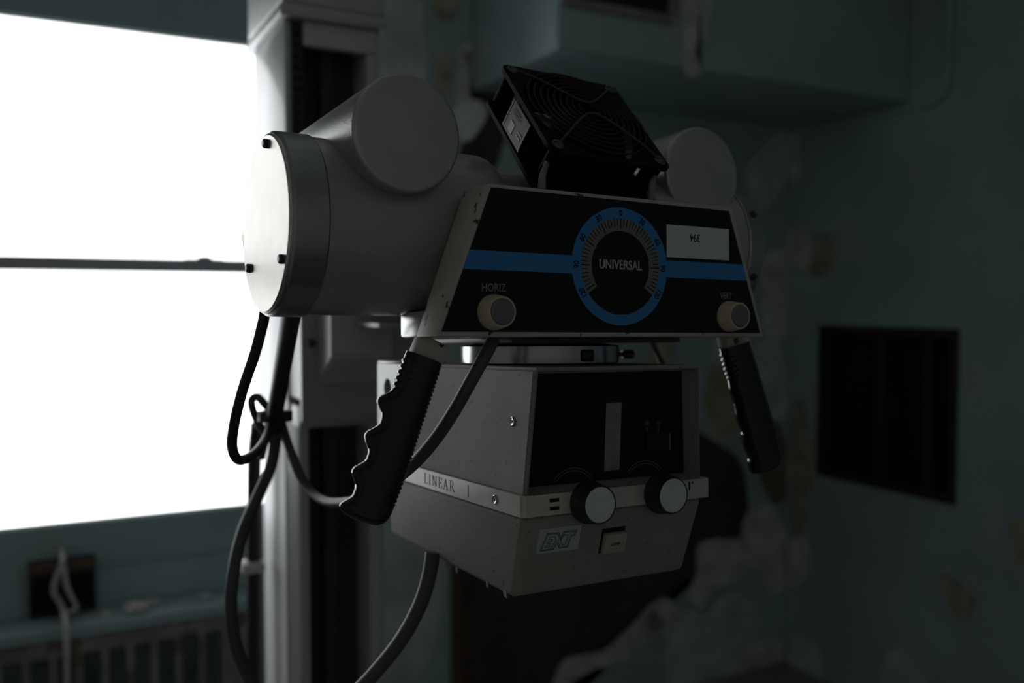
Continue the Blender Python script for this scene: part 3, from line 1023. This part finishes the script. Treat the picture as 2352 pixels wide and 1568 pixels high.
q0, q1 = on_win(1392, 925), on_win(1422, 1078)
b = bmesh.new()
add_hull8(b, [(q0.x, win_v(q0.z) - .0006, q0.z), (q1.x, win_v(q0.z) - .0006, q0.z), (q1.x, win_v(q1.z) - .0006, q1.z), (q0.x, win_v(q1.z) - .0006, q1.z)],
          [(q0.x, win_v(q0.z) - .0001, q0.z), (q1.x, win_v(q0.z) - .0001, q0.z), (q1.x, win_v(q1.z) - .0001, q1.z), (q0.x, win_v(q1.z) - .0001, q1.z)])
finish('scale_strip', b, mat('pale scale strip', (.20, .21, .22), .35, var=.1, scale=60), bw, smooth=False)
M_dim = mat('dim white print', (.11, .11, .115), .6)
for px, t_ in ((1485, '40'), (1512, '72')):
    b = bmesh.new()
    q = on_win(px, 971)
    add_text(b, t_, .0062, (q.x, win_v(q.z) - .0003, q.z), U, W, bold=.00002, sx=.8, depth=.0001)
    q2 = on_win(px, 985)
    add_box(b, q2.x - .0004, q2.x + .0004, win_v(q2.z) - .0004, win_v(q2.z), q2.z - .0035, q2.z + .0025)
    finish('scale_number', b, M_dim, bw, smooth=False)
KN = [(-.0203, -.1535), (.0650, -.1525)]
for (u, w) in KN:
    b = bmesh.new()
    for rr in (.0255, .0282):
        add_annulus(b, (u, win_v(w + .025) - .0002, w), U, W, rr, rr + .0007, radians(-50), radians(52), .0003, n=24)
    finish('dial_arc', b, M_dim, bw, smooth=False)
q0, q1 = on_win(1483, 997), on_win(1534, 1031)
b = box(q0.x, q1.x, win_v(q0.z) - .0012, win_v(q0.z) + .002, q1.z, q0.z)
finish('slide_switch', b, M_ink, bw, smooth=False)
finish('switch_edge', box(q1.x + .0004, q1.x + .0012, win_v(q0.z) - .0016, win_v(q0.z) + .002, q1.z, q0.z), M_letter2, bw, smooth=False)

# trim band
b = bmesh.new()
loop = []
for (cx_, cy_, r_, a0) in ((-.0905, .0075, .005, 180), (.1270, .0075, .0006, 270), (.1270, .337, .003, 0), (-.0905, .337, .003, 90)):
    sx_, sy_ = (1 if cx_ < 0 else -1), (1 if cy_ < .1 else -1)
    for t in range(6):
        a = radians(a0 + 18 * t)
        loop.append((cx_ + sx_ * r_ + r_ * cos(a), cy_ + sy_ * r_ + r_ * sin(a), WL))
add_poly(b, loop, (0, 0, WB - .0003 - WL))
band = finish('trim_band', b, M_band, colm)
M_worn = mat('worn engraved ink', (.045, .044, .042), .7, spec=.2)


def side_pt(px, py, u=-.0906):
    r = sight(px, py)
    n = R.col[0]
    P = EYE + r * ((O + n * u - EYE).dot(n) / r.dot(n))
    return R.transposed() @ (P - O)


qa, qb = side_pt(974, 1098), side_pt(1046, 1117)
qi = side_pt(1075, 1127)
GLYPH = {
    'L': [(0, 0, .34, .04), (.12, 0, .22, 1), (.02, .96, .34, 1), (.10, 0, .62, .05), (.57, 0, .62, .26)],
    'I': [(.04, 0, .32, .04), (.13, 0, .23, 1), (.04, .96, .32, 1)],
    'N': [(0, 0, .24, .05), (.09, 0, .15, 1), (0, .95, .2, 1), (.62, 0, .68, 1), (.52, .95, .78, 1), 'd'],
    'E': [(0, 0, .6, .04), (.12, 0, .22, 1), (0, .96, .58, 1), (.22, .48, .46, .52), (.54, 0, .6, .26), (.52, .76, .58, 1), (.42, .40, .47, .62)],
    'A': ['a', (.18, .32, .55, .37), (-.04, 0, .2, .05), (.46, 0, .84, .05)],
    'R': [(0, 0, .36, .04), (.12, 0, .22, 1), (0, .96, .46, 1), (.22, .47, .46, .51), (.48, .52, .57, .95), 'r']}
DIAG = {'d': (.09, 1, .21, 1, .68, 0, .57, 0), 'a': (.06, 0, .12, 0, .40, 1, .34, 1), 'a2': (.57, 0, .69, 0, .41, 1, .32, 1), 'r': (.32, .48, .43, .48, .76, 0, .63, 0)}


def serif_word(b, word, pos, h, total=None):
    """engraved roman capitals on the left side of the band, read towards the operator"""
    adv = {'L': .78, 'I': .56, 'N': .96, 'E': .80, 'A': .96, 'R': .90}
    full = sum(adv[c] for c in word) * h
    sx = total / full if total else 1
    x = 0
    for ch in word:
        quads = []
        for g in GLYPH[ch]:
            if isinstance(g, str):
                quads.append(DIAG[g])
                if g == 'a':
                    quads.append(DIAG['a2'])
            else:
                quads.append((g[0], g[1], g[2], g[1], g[2], g[3], g[0], g[3]))
        for q in quads:
            add_poly(b, [(pos[0], pos[1] - (x + q[k]) * h * sx, pos[2] + q[k + 1] * h) for k in (0, 2, 4, 6)], (-.00015, 0, 0))
        x += adv[ch]
    return b


LH = .0110
finish('band_lettering', serif_word(bmesh.new(), 'LINEAR', (-.09055, qa.y, -.1522 - LH / 2), LH, qa.y - qb.y), M_worn, band, smooth=False)
finish('band_lettering', serif_word(bmesh.new(), 'I', (-.09055, qi.y + .002, -.1522 - LH / 2), LH), M_worn, band, smooth=False)
for k in range(2):
    w = -.1487 - k * .0074
    finish('band_mark', box(-.0620, -.0520, .0070, .0076, w - .0016, w + .0016), M_ink, band, smooth=False)
finish('band_mark', box(.1010, .1026, .0070, .0076, -.153, -.1445), M_ink, band, smooth=False)
finish('band_mark', box(.1052, .1064, .0070, .0076, -.1468, -.1446), M_ink, band, smooth=False)


def add_screw(parent, pos, nrm, r=.0046, name='panel_screw', mt=None):
    s_ = finish(name, lathe([(0, r), (.0008, r), (.0014, r * .82), (.0010, r * .5), (.0010, r * .3)], pos, nrm, n=24), mt or M_screw, parent)
    return s_


q = side_pt(1176, 968, -.0835)
ns = Vector((-1, 0, .0570)).normalized()
qq = Vector((-.0865 + (q.z - WB) / (WT - WB) * .0065, q.y, q.z))
add_screw(cover, qq, ns)
b = lathe([(0, .0016), (.0013, .0016)], qq, ns, n=6)
finish('screw_recess', b, M_ink, cover)
q = side_pt(1137, 1147)
add_screw(band, (-.0905, q.y, q.z), (-1, 0, 0))
finish('screw_recess', lathe([(0, .0016), (.0013, .0016)], (-.0905, q.y, q.z), (-1, 0, 0), n=6), M_ink, band)

# lower housing
b = bmesh.new()
lo4 = [(-.0855, .0350, WE), (.1170, .0350, WE), (.1150, .330, WE + .006), (-.0850, .330, WE + .006)]
hi4 = [(-.0880, .0105, WL - .0003), (.1225, .0105, WL - .0003), (.1225, .335, WL - .0003), (-.0880, .335, WL - .0003)]
add_hull8(b, lo4, hi4, bev=.006, seg=3)
low = finish('lower_housing', b, M_cream, colm)
SLV = (.0350 - .0105) / (WL - WE)


def low_v(w):
    return .0105 + (WL - w) * SLV


FD = Vector((0, SLV, -1)).normalized()           # down the front face
FN = Vector((0, -1, -SLV)).normalized()          # out of it


def on_low(px, py):
    v = .018
    for _ in range(5):
        q = head_pt(px, py, v)
        v = low_v(q.z)
    return q


# badge with the outlined emblem
c4 = [on_low(*p) for p in ((1236, 1216), (1332, 1204), (1330, 1259), (1232, 1273))]
u0, u1 = (c4[0].x + c4[3].x) / 2, (c4[1].x + c4[2].x) / 2
wt, wb = (c4[0].z + c4[1].z) / 2, (c4[2].z + c4[3].z) / 2


def badge_pt(x, y, lift):
    w = wb + (wt - wb) * y
    return Vector((u0 + (u1 - u0) * x, low_v(w), w)) + FN * lift


b = bmesh.new()
add_poly(b, [badge_pt(0, 0, .0006), badge_pt(1, 0, .0006), badge_pt(1, 1, .0006), badge_pt(0, 1, .0006)], -FN * .0006)
badge = finish('maker_badge', b, mat('badge silver', (.42, .46, .48), .5, .2), low, smooth=False)


def bpx(px, py):
    bx = (px - 265 - (1140 - py) * .08) / 500
    by = ((1140 - 70 * (px - 265) / 500) - py) / 285
    return bx, by


def stroke(b, pts, wd, closed=True):
    P = [badge_pt(*bpx(*p), .0008) for p in pts]
    n = len(P)
    for i in range(n if closed else n - 1):
        p, q_ = P[i], P[(i + 1) % n]
        d = (q_ - p).normalized()
        s_ = FN.cross(d) * wd / 2
        e = d * wd * .4
        add_poly(b, [p - e + s_, q_ + e + s_, q_ + e - s_, p - e - s_], FN * .0001)


b = bmesh.new()
outer = [(312, 1097), (382, 893), (518, 880), (541, 938), (585, 866), (738, 849), (716, 905), (678, 910), (640, 1045), (540, 1060), (512, 1000), (470, 1075)]
stroke(b, outer, .00048)
stroke(b, [(332, 1083), (394, 905), (508, 894), (540, 966), (594, 879), (716, 864), (705, 894), (664, 898), (626, 1035), (551, 1046), (514, 962), (460, 1063)], .0003)
stroke(b, [(366, 1054), (446, 1045), (494, 965), (478, 927), (412, 934), (402, 962), (448, 958), (440, 985), (394, 990), (386, 1012), (432, 1006), (424, 1032), (374, 1036)], .00042)
stroke(b, [(546, 968), (588, 908), (636, 903), (606, 1010), (570, 1018)], .00042)
finish('badge_emblem', b, M_ink, low, smooth=False)

# rocker switch
c0, c1 = on_low(1384, 1214), on_low(1428, 1262)
su0, su1, sw0, sw1 = c0.x, c1.x - .001, c1.z, c0.z
b = bmesh.new()
add_poly(b, [Vector((u, low_v(w), w)) + FN * .0005 for u, w in ((su0, sw0), (su1, sw0), (su1, sw1), (su0, sw1))], -FN * .003)
sw = finish('lamp_switch', b, M_ink, low, smooth=False)
b = bmesh.new()
base = [Vector((u, low_v(w), w)) for u, w in ((su0 + .0015, sw0 + .001), (su1 - .0005, sw0 + .001), (su1 - .0005, sw1 - .004), (su0 + .0015, sw1 - .004))]
add_hull8(b, [p + FN * .0006 for p in base], [p + FN * .0062 for p in base], bev=.0009, seg=2)
finish('switch_rocker', b, mat('switch ivory', (.34, .32, .28), .5, var=.1, scale=80), low)
ctr = sum(base, Vector()) / 4 + FN * .0063
finish('switch_lettering', add_text(bmesh.new(), 'LAMP', .0050, ctr, U, -FD, sx=.85), M_ink, low, smooth=False)

# control knobs: knurled skirt + aluminium cap
for (u, w) in KN:
    b = bmesh.new()
    n = 96
    rings = []
    for d, r0 in ((0, .0200), (.003, .0201), (.0042, .0192), (.0180, .0181), (.0198, .0174), (.0198, .0167), (.0192, .0165)):
        row = []
        for k in range(n):
            rr = r0 - (.0004 if (k % 2 and .004 < d < .0185) else 0)
            row.append(b.verts.new((u + rr * cos(2 * pi * k / n), .0073 - d, w + rr * sin(2 * pi * k / n))))
        rings.append(row)
    for A, B in zip(rings, rings[1:]):
        for k in range(n):
            b.faces.new((A[k], A[(k + 1) % n], B[(k + 1) % n], B[k]))
    b.faces.new(rings[0])
    b.faces.new(rings[-1])
    kb = finish('control_knob', b, M_blk, colm, angle=50)
    finish('knob_cap', lathe([(.0190, .0163), (.0197, .0163), (.0200, .0159)], (u, .0073, w), (0, -1, 0), n=64), M_knobcap, kb)

# turntable ring between head and collimator, with a clamp lever
rc = (.022, .160)
b = lathe([(WT + .0005, .084), (WT + .0018, .0865), (-.0095, .0865), (-.0085, .085), (-.0066, .070)], (rc[0], rc[1], 0), (0, 0, 1), n=96)
ring = finish('turntable_ring', b, M_polish, colm)
qv = .078
finish('clamp_slot', box(rc[0] - .005, rc[0] + .012, rc[1] - .0885, rc[1] - .080, -.0255, -.0125, bev=.003), M_dscrew, ring)
finish('clamp_lever', lathe([(0, .0025), (.010, .0025), (.0105, .0050), (.022, .0050), (.024, .0035)], (rc[0] + .0862, rc[1] - .02, -.019), (1, -.25, 0), n=20), M_blk, ring)
# rear side bracket with a hole
b = bmesh.new()
add_plate_hole(b, .037, .045, .0115, -.0025, 0, n=48, cx=.0045, cy=.016)
bmesh.ops.transform(b, matrix=Matrix(((0, 0, -1, -.0885), (1, 0, 0, .3235), (0, 1, 0, -.0745), (0, 0, 0, 1))), verts=b.verts[:])
br = finish('rear_bracket', b, M_stand2, colm)
finish('bracket_shelf', box(-.0885, -.030, .2865, .3605, -.0290, -.0262, bev=.001), M_stand2, colm)
finish('rear_plate', box(-.0855, .118, .2875, .2925, WB + .001, -.0295), M_dark, colm, smooth=False)
# torn seal crumbs hanging from the lower edge
for vv, sz in ((.0475, .0028), (.084, .0016), (.150, .0018), (.172, .002), (.200, .0016)):
    b = bmesh.new()
    add_hull8(b, [(-.0850, vv, WE + .0045), (-.0835, vv, WE + .0045), (-.0835, vv + sz * 2.5, WE + .0045), (-.0850, vv + sz * 2.5, WE + .0045)],
              [(-.0846, vv + sz * .3, WE - sz), (-.0838, vv + sz * .3, WE - sz), (-.0838, vv + sz * 2, WE - sz * .5), (-.0846, vv + sz * 2, WE - sz * .5)])
    finish('seal_crumb', b, M_cream, low, smooth=False)

# ------------------------------------------------------------------ cooling fan
FS, FT = .144, .046
rx, ry, rz = .838, .02, .024
FR = Matrix.Rotation(rz, 4, 'Z') @ Matrix.Rotation(ry, 4, 'Y') @ Matrix.Rotation(rx, 4, 'X')
FM = HM @ Matrix.Translation((.019, .064, .2215)) @ FR
fan = thing('cooling_fan', 'square black cooling fan with a wire guard propped on top of the tube head', 'fan', FM)
hs = FS / 2
finish('front_flange', add_plate_hole(bmesh.new(), hs, hs, .0685, -.0045, 0, cr=.009, n=96), M_fan, fan)
finish('rear_flange', add_plate_hole(bmesh.new(), hs, hs, .0685, -FT, -FT + .0045, cr=.009, n=96), M_fan, fan)
b = bmesh.new()
add_annulus(b, (0, 0, -FT + .0046), U, V, .0687, .0712, 0, 2 * pi, FT - .0092, n=96)
for sx in (-1, 1):
    for sy in (-1, 1):
        add_lathe(b, [(-FT + .0046, .0062), (-.0046, .0062)], (sx * .0615, sy * .0615, 0), (0, 0, 1), n=20)
        add_box(b, sx * .056 - .0012, sx * .056 + .0012, min(sy * .050, sy * .0695), max(sy * .050, sy * .0695), -FT + .0046, -.0046)
finish('fan_barrel', b, M_fan, fan)
b = lathe([(-.040, .030), (-.016, .030), (-.0125, .028), (-.012, .0)], (0, 0, 0), (0, 0, 1), n=48, cap1=False)
hub = finish('fan_hub', b, M_fan, fan)
for k in range(5):
    b = bmesh.new()
    a0 = 2 * pi * k / 5
    g = []
    for i in range(6):
        rr = .0295 + (.0655 - .0295) * i / 5
        row = []
        for j in range(8):
            t = j / 7 - .5
            a = a0 + t * (.75 - .1 * i / 5)
            row.append(b.verts.new((rr * cos(a), rr * sin(a), -.026 + t * .022)))
        g.append(row)
    for i in range(5):
        for j in range(7):
            b.faces.new((g[i][j], g[i + 1][j], g[i + 1][j + 1], g[i][j + 1]))
    bmesh.ops.solidify(b, geom=b.faces[:], thickness=.0016)
    finish('fan_blade', b, M_fan, fan)
b = bmesh.new()
add_lathe(b, [(-.0455, .031), (-.0412, .031)], (0, 0, 0), (0, 0, 1), n=40)
for k in range(3):
    a = k * 2 * pi / 3 + .4
    d, e = Vector((cos(a), sin(a), 0)), Vector((-sin(a), cos(a), 0)) * .003
    add_hull8(b, [d * .029 - e + W * -.0455, d * .070 - e + W * -.0455, d * .070 + e + W * -.0455, d * .029 + e + W * -.0455],
              [d * .029 - e + W * -.0418, d * .070 - e + W * -.0418, d * .070 + e + W * -.0418, d * .029 + e + W * -.0418])
finish('motor_spider', b, M_fan, fan)


def dome(r):
    return .0035 + .0045 * (1 - (r / .070) ** 2)


guard = bmesh.new()
for k in range(9):
    r = .0115 + k * .0068
    add_tube(guard, [(r * cos(2 * pi * j / 48), r * sin(2 * pi * j / 48), dome(r)) for j in range(48)], .0010, n=6, sub=1, closed=True)
finish('wire_guard', guard, M_wire, fan)
guard = bmesh.new()
# two bent stay wires, each running corner - centre - corner
for sg in (1, -1):
    pts = []
    for (x, y) in ((-.0625, .0625), (-.045, .046), (-.025, .026), (-.009, .0125), (0, .0095), (.009, .0125), (.025, .026), (.045, .046), (.0625, .0625)):
        rr = math.hypot(x, y)
        pts.append((x, sg * y, dome(rr) + .0018 if rr < .07 else .0016))
    add_tube(guard, pts, .0013, n=8, sub=5)
    finish('guard_stay', guard, M_stay, fan)
    guard = bmesh.new()
for sx in (-1, 1):
    for sy in (-1, 1):
        sc = finish('guard_screw', lathe([(0, .0062), (.0008, .0066), (.0022, .0060), (.0036, .0030)], (sx * .0615, sy * .0615, .0003), (0, 0, 1), n=24), mat('dull screw', (.10, .105, .11), .45, .8) if 'dull screw' not in MATS else MATS['dull screw'], fan)
        finish('screw_slot', box(sx * .0615 - .0055, sx * .0615 + .0055, sy * .0615 - .0006, sy * .0615 + .0006, .0022, .0040), M_ink, sc, smooth=False)
# rating label on the left flank with lines of print
b = box(-.0720, -.0714, -.024, .022, -.0385, -.0075)
lab = finish('rating_label', b, mat('glossy dark label', (.012, .012, .014), .35, spec=.25), fan, smooth=False)
b = bmesh.new()
rnd = random.Random(3)
add_box(b, -.0724, -.07205, .0200, .0212, -.037, -.009)
add_box(b, -.0724, -.07205, -.0232, -.0222, -.037, -.009)
add_box(b, -.0724, -.07205, .000, .010, -.035, -.024)
for k in range(6):
    y0 = .015 - rnd.random() * .004
    z = -.012 - k * .0012
    add_box(b, -.0724, -.07205, y0 - .018 * rnd.random() - .006, y0, z - .0004, z)
add_box(b, -.0724, -.07205, -.018, -.008, -.030, -.0285)
add_box(b, -.0724, -.07205, -.019, -.009, -.026, -.0245)
finish('label_print', b, mat('silver print', (.20, .205, .22), .45, .3), lab, smooth=False)

# nylon stand-offs that tie the fan to the panel
for k, (px, py, V0) in enumerate(((1250, 405, .030), (1500, 425, .030))):
    q = head_pt(px, py, V0)
    b = tube([(q.x - .004, V0 - .002, .1365), (q.x - .003, V0 - .002, q.z), (q.x + .003, V0 + .002, q.z + .010), (q.x + .008, V0 + .006, q.z + .022)], lambda t: .0040 - .0020 * t, n=12)
    o = finish('nylon_spacer', b, M_tie, None)
    o.matrix_world = HM
    tag(o, ('cloudy nylon spacer under the left corner of the black fan', 'cloudy nylon spacer under the right corner of the black fan')[k], 'spacer')

# ------------------------------------------------------------------ cables


def cable(name, pts, r, mt, label, n=14, ext=()):
    P = [HM @ head_pt(x, y, v) for x, y, v in pts] + [Vector(e) for e in ext]
    return tag(finish(name, tube(P, r, n=n, sub=10), mt, angle=60), label, 'cable')


cable('power_cable', [(1134, 778, .030), (1112, 820, .028), (1080, 878, .032), (1042, 945, .045), (1000, 1008, .062), (952, 1063, .085), (900, 1106, .13), (850, 1140, .20), (795, 1153, .30), (745, 1150, .38),
                      (703, 1115, .43), (672, 1050, .46), (652, 990, .495), (640, 950, .505)], .0060, M_cable, 'grey cable sloping from the control panel past the left grip to the column')
cable('collimator_cable', [(994, 1268, .20), (986, 1320, .20), (966, 1385, .205), (930, 1455, .215), (882, 1520, .23), (815, 1592, .25), (740, 1650, .28), (640, 1720, .30)], .0080, M_cable,
      'grey cable curving down from the bottom of the collimator', ext=((.10, 1.05, .55), (.08, 1.12, .25), (.10, 1.20, .03), (.20, 1.26, .0085), (.30, 1.30, .0085)))
cable('loop_cable', [(640, 705, .19), (612, 712, .215), (603, 745, .22), (586, 810, .23), (556, 900, .25), (537, 980, .27), (534, 1030, .285), (550, 1056, .30), (582, 1043, .36), (608, 1012, .43), (626, 968, .49)], .0055, M_cableb,
      'black cable hanging in a long loop before the window below the end cap')
cable('flexible_hose', [(672, 690, .20), (666, 735, .25), (656, 800, .33), (643, 880, .42), (632, 950, .48), (628, 985, .50)], .0105, M_cableb, 'thick black hose dropping from the tube housing to the cable bundle')
cable('drop_cable', [(636, 945, .515), (634, 1000, .52), (622, 1070, .53), (592, 1140, .52), (558, 1220, .50), (537, 1310, .48), (531, 1400, .48), (545, 1490, .49), (578, 1565, .50), (630, 1660, .52), (680, 1760, .55)], .0078, M_cable,
      'long grey cable bowing down from the bundle beside the column', ext=((.40, 1.34, .35), (.36, 1.36, .08), (.28, 1.36, .0085), (.15, 1.40, .0085)))
cable('slack_cable', [(646, 975, .50), (628, 1010, .51), (602, 985, .515), (583, 948, .515), (578, 920, .515), (590, 911, .515), (606, 926, .512), (622, 950, .52), (612, 1000, .53), (600, 1050, .55)], .0052, M_cable,
      'small grey cable loop sticking out of the bundle towards the window')
cable('thin_cable', [(1478, 745, .27), (1494, 778, .27), (1508, 808, .27), (1522, 838, .26), (1530, 850, .255)], .0036, M_cableb, 'thin black cable between tube head and collimator at the far side')
q = head_pt(632, 955, .50)
b = bmesh.new()
add_lathe(b, [(-.007, .021), (-.006, .0225), (.006, .0225), (.007, .021)], HM @ q, R.col[2], n=32)
tag(finish('cable_tie', b, M_blk), 'black tie band holding the cable bundle together in front of the column', 'cable tie')

# ------------------------------------------------------------------ light
w = bpy.data.worlds.new('overcast sky')
scene.world = w
w.use_nodes = True
bg = w.node_tree.nodes['Background']
bg.inputs['Color'].default_value = (0.97, 0.985, 1.0, 1)
bg.inputs['Strength'].default_value = 3.55
pl = bpy.data.lights.new('window_daylight', 'AREA')
pl.shape = 'RECTANGLE'
pl.size = WX1 - WX0
pl.size_y = WZ1 - WZ0
pl.cycles.is_portal = True
po = bpy.data.objects.new('window_daylight', pl)
COL.objects.link(po)
po.location = ((WX0 + WX1) / 2, RY + T + .01, (WZ0 + WZ1) / 2)
po.rotation_euler = (-pi / 2, 0, 0)

vs = scene.view_settings
scene.display_settings.display_device = 'sRGB'
vs.view_transform = 'Standard'
vs.look = 'None'
vs.exposure = 0.0
vs.gamma = 1.0
vs.use_curve_mapping = False
scene.cycles.max_bounces = 8
scene.cycles.diffuse_bounces = 5
scene.cycles.glossy_bounces = 4
scene.cycles.transparent_max_bounces = 12
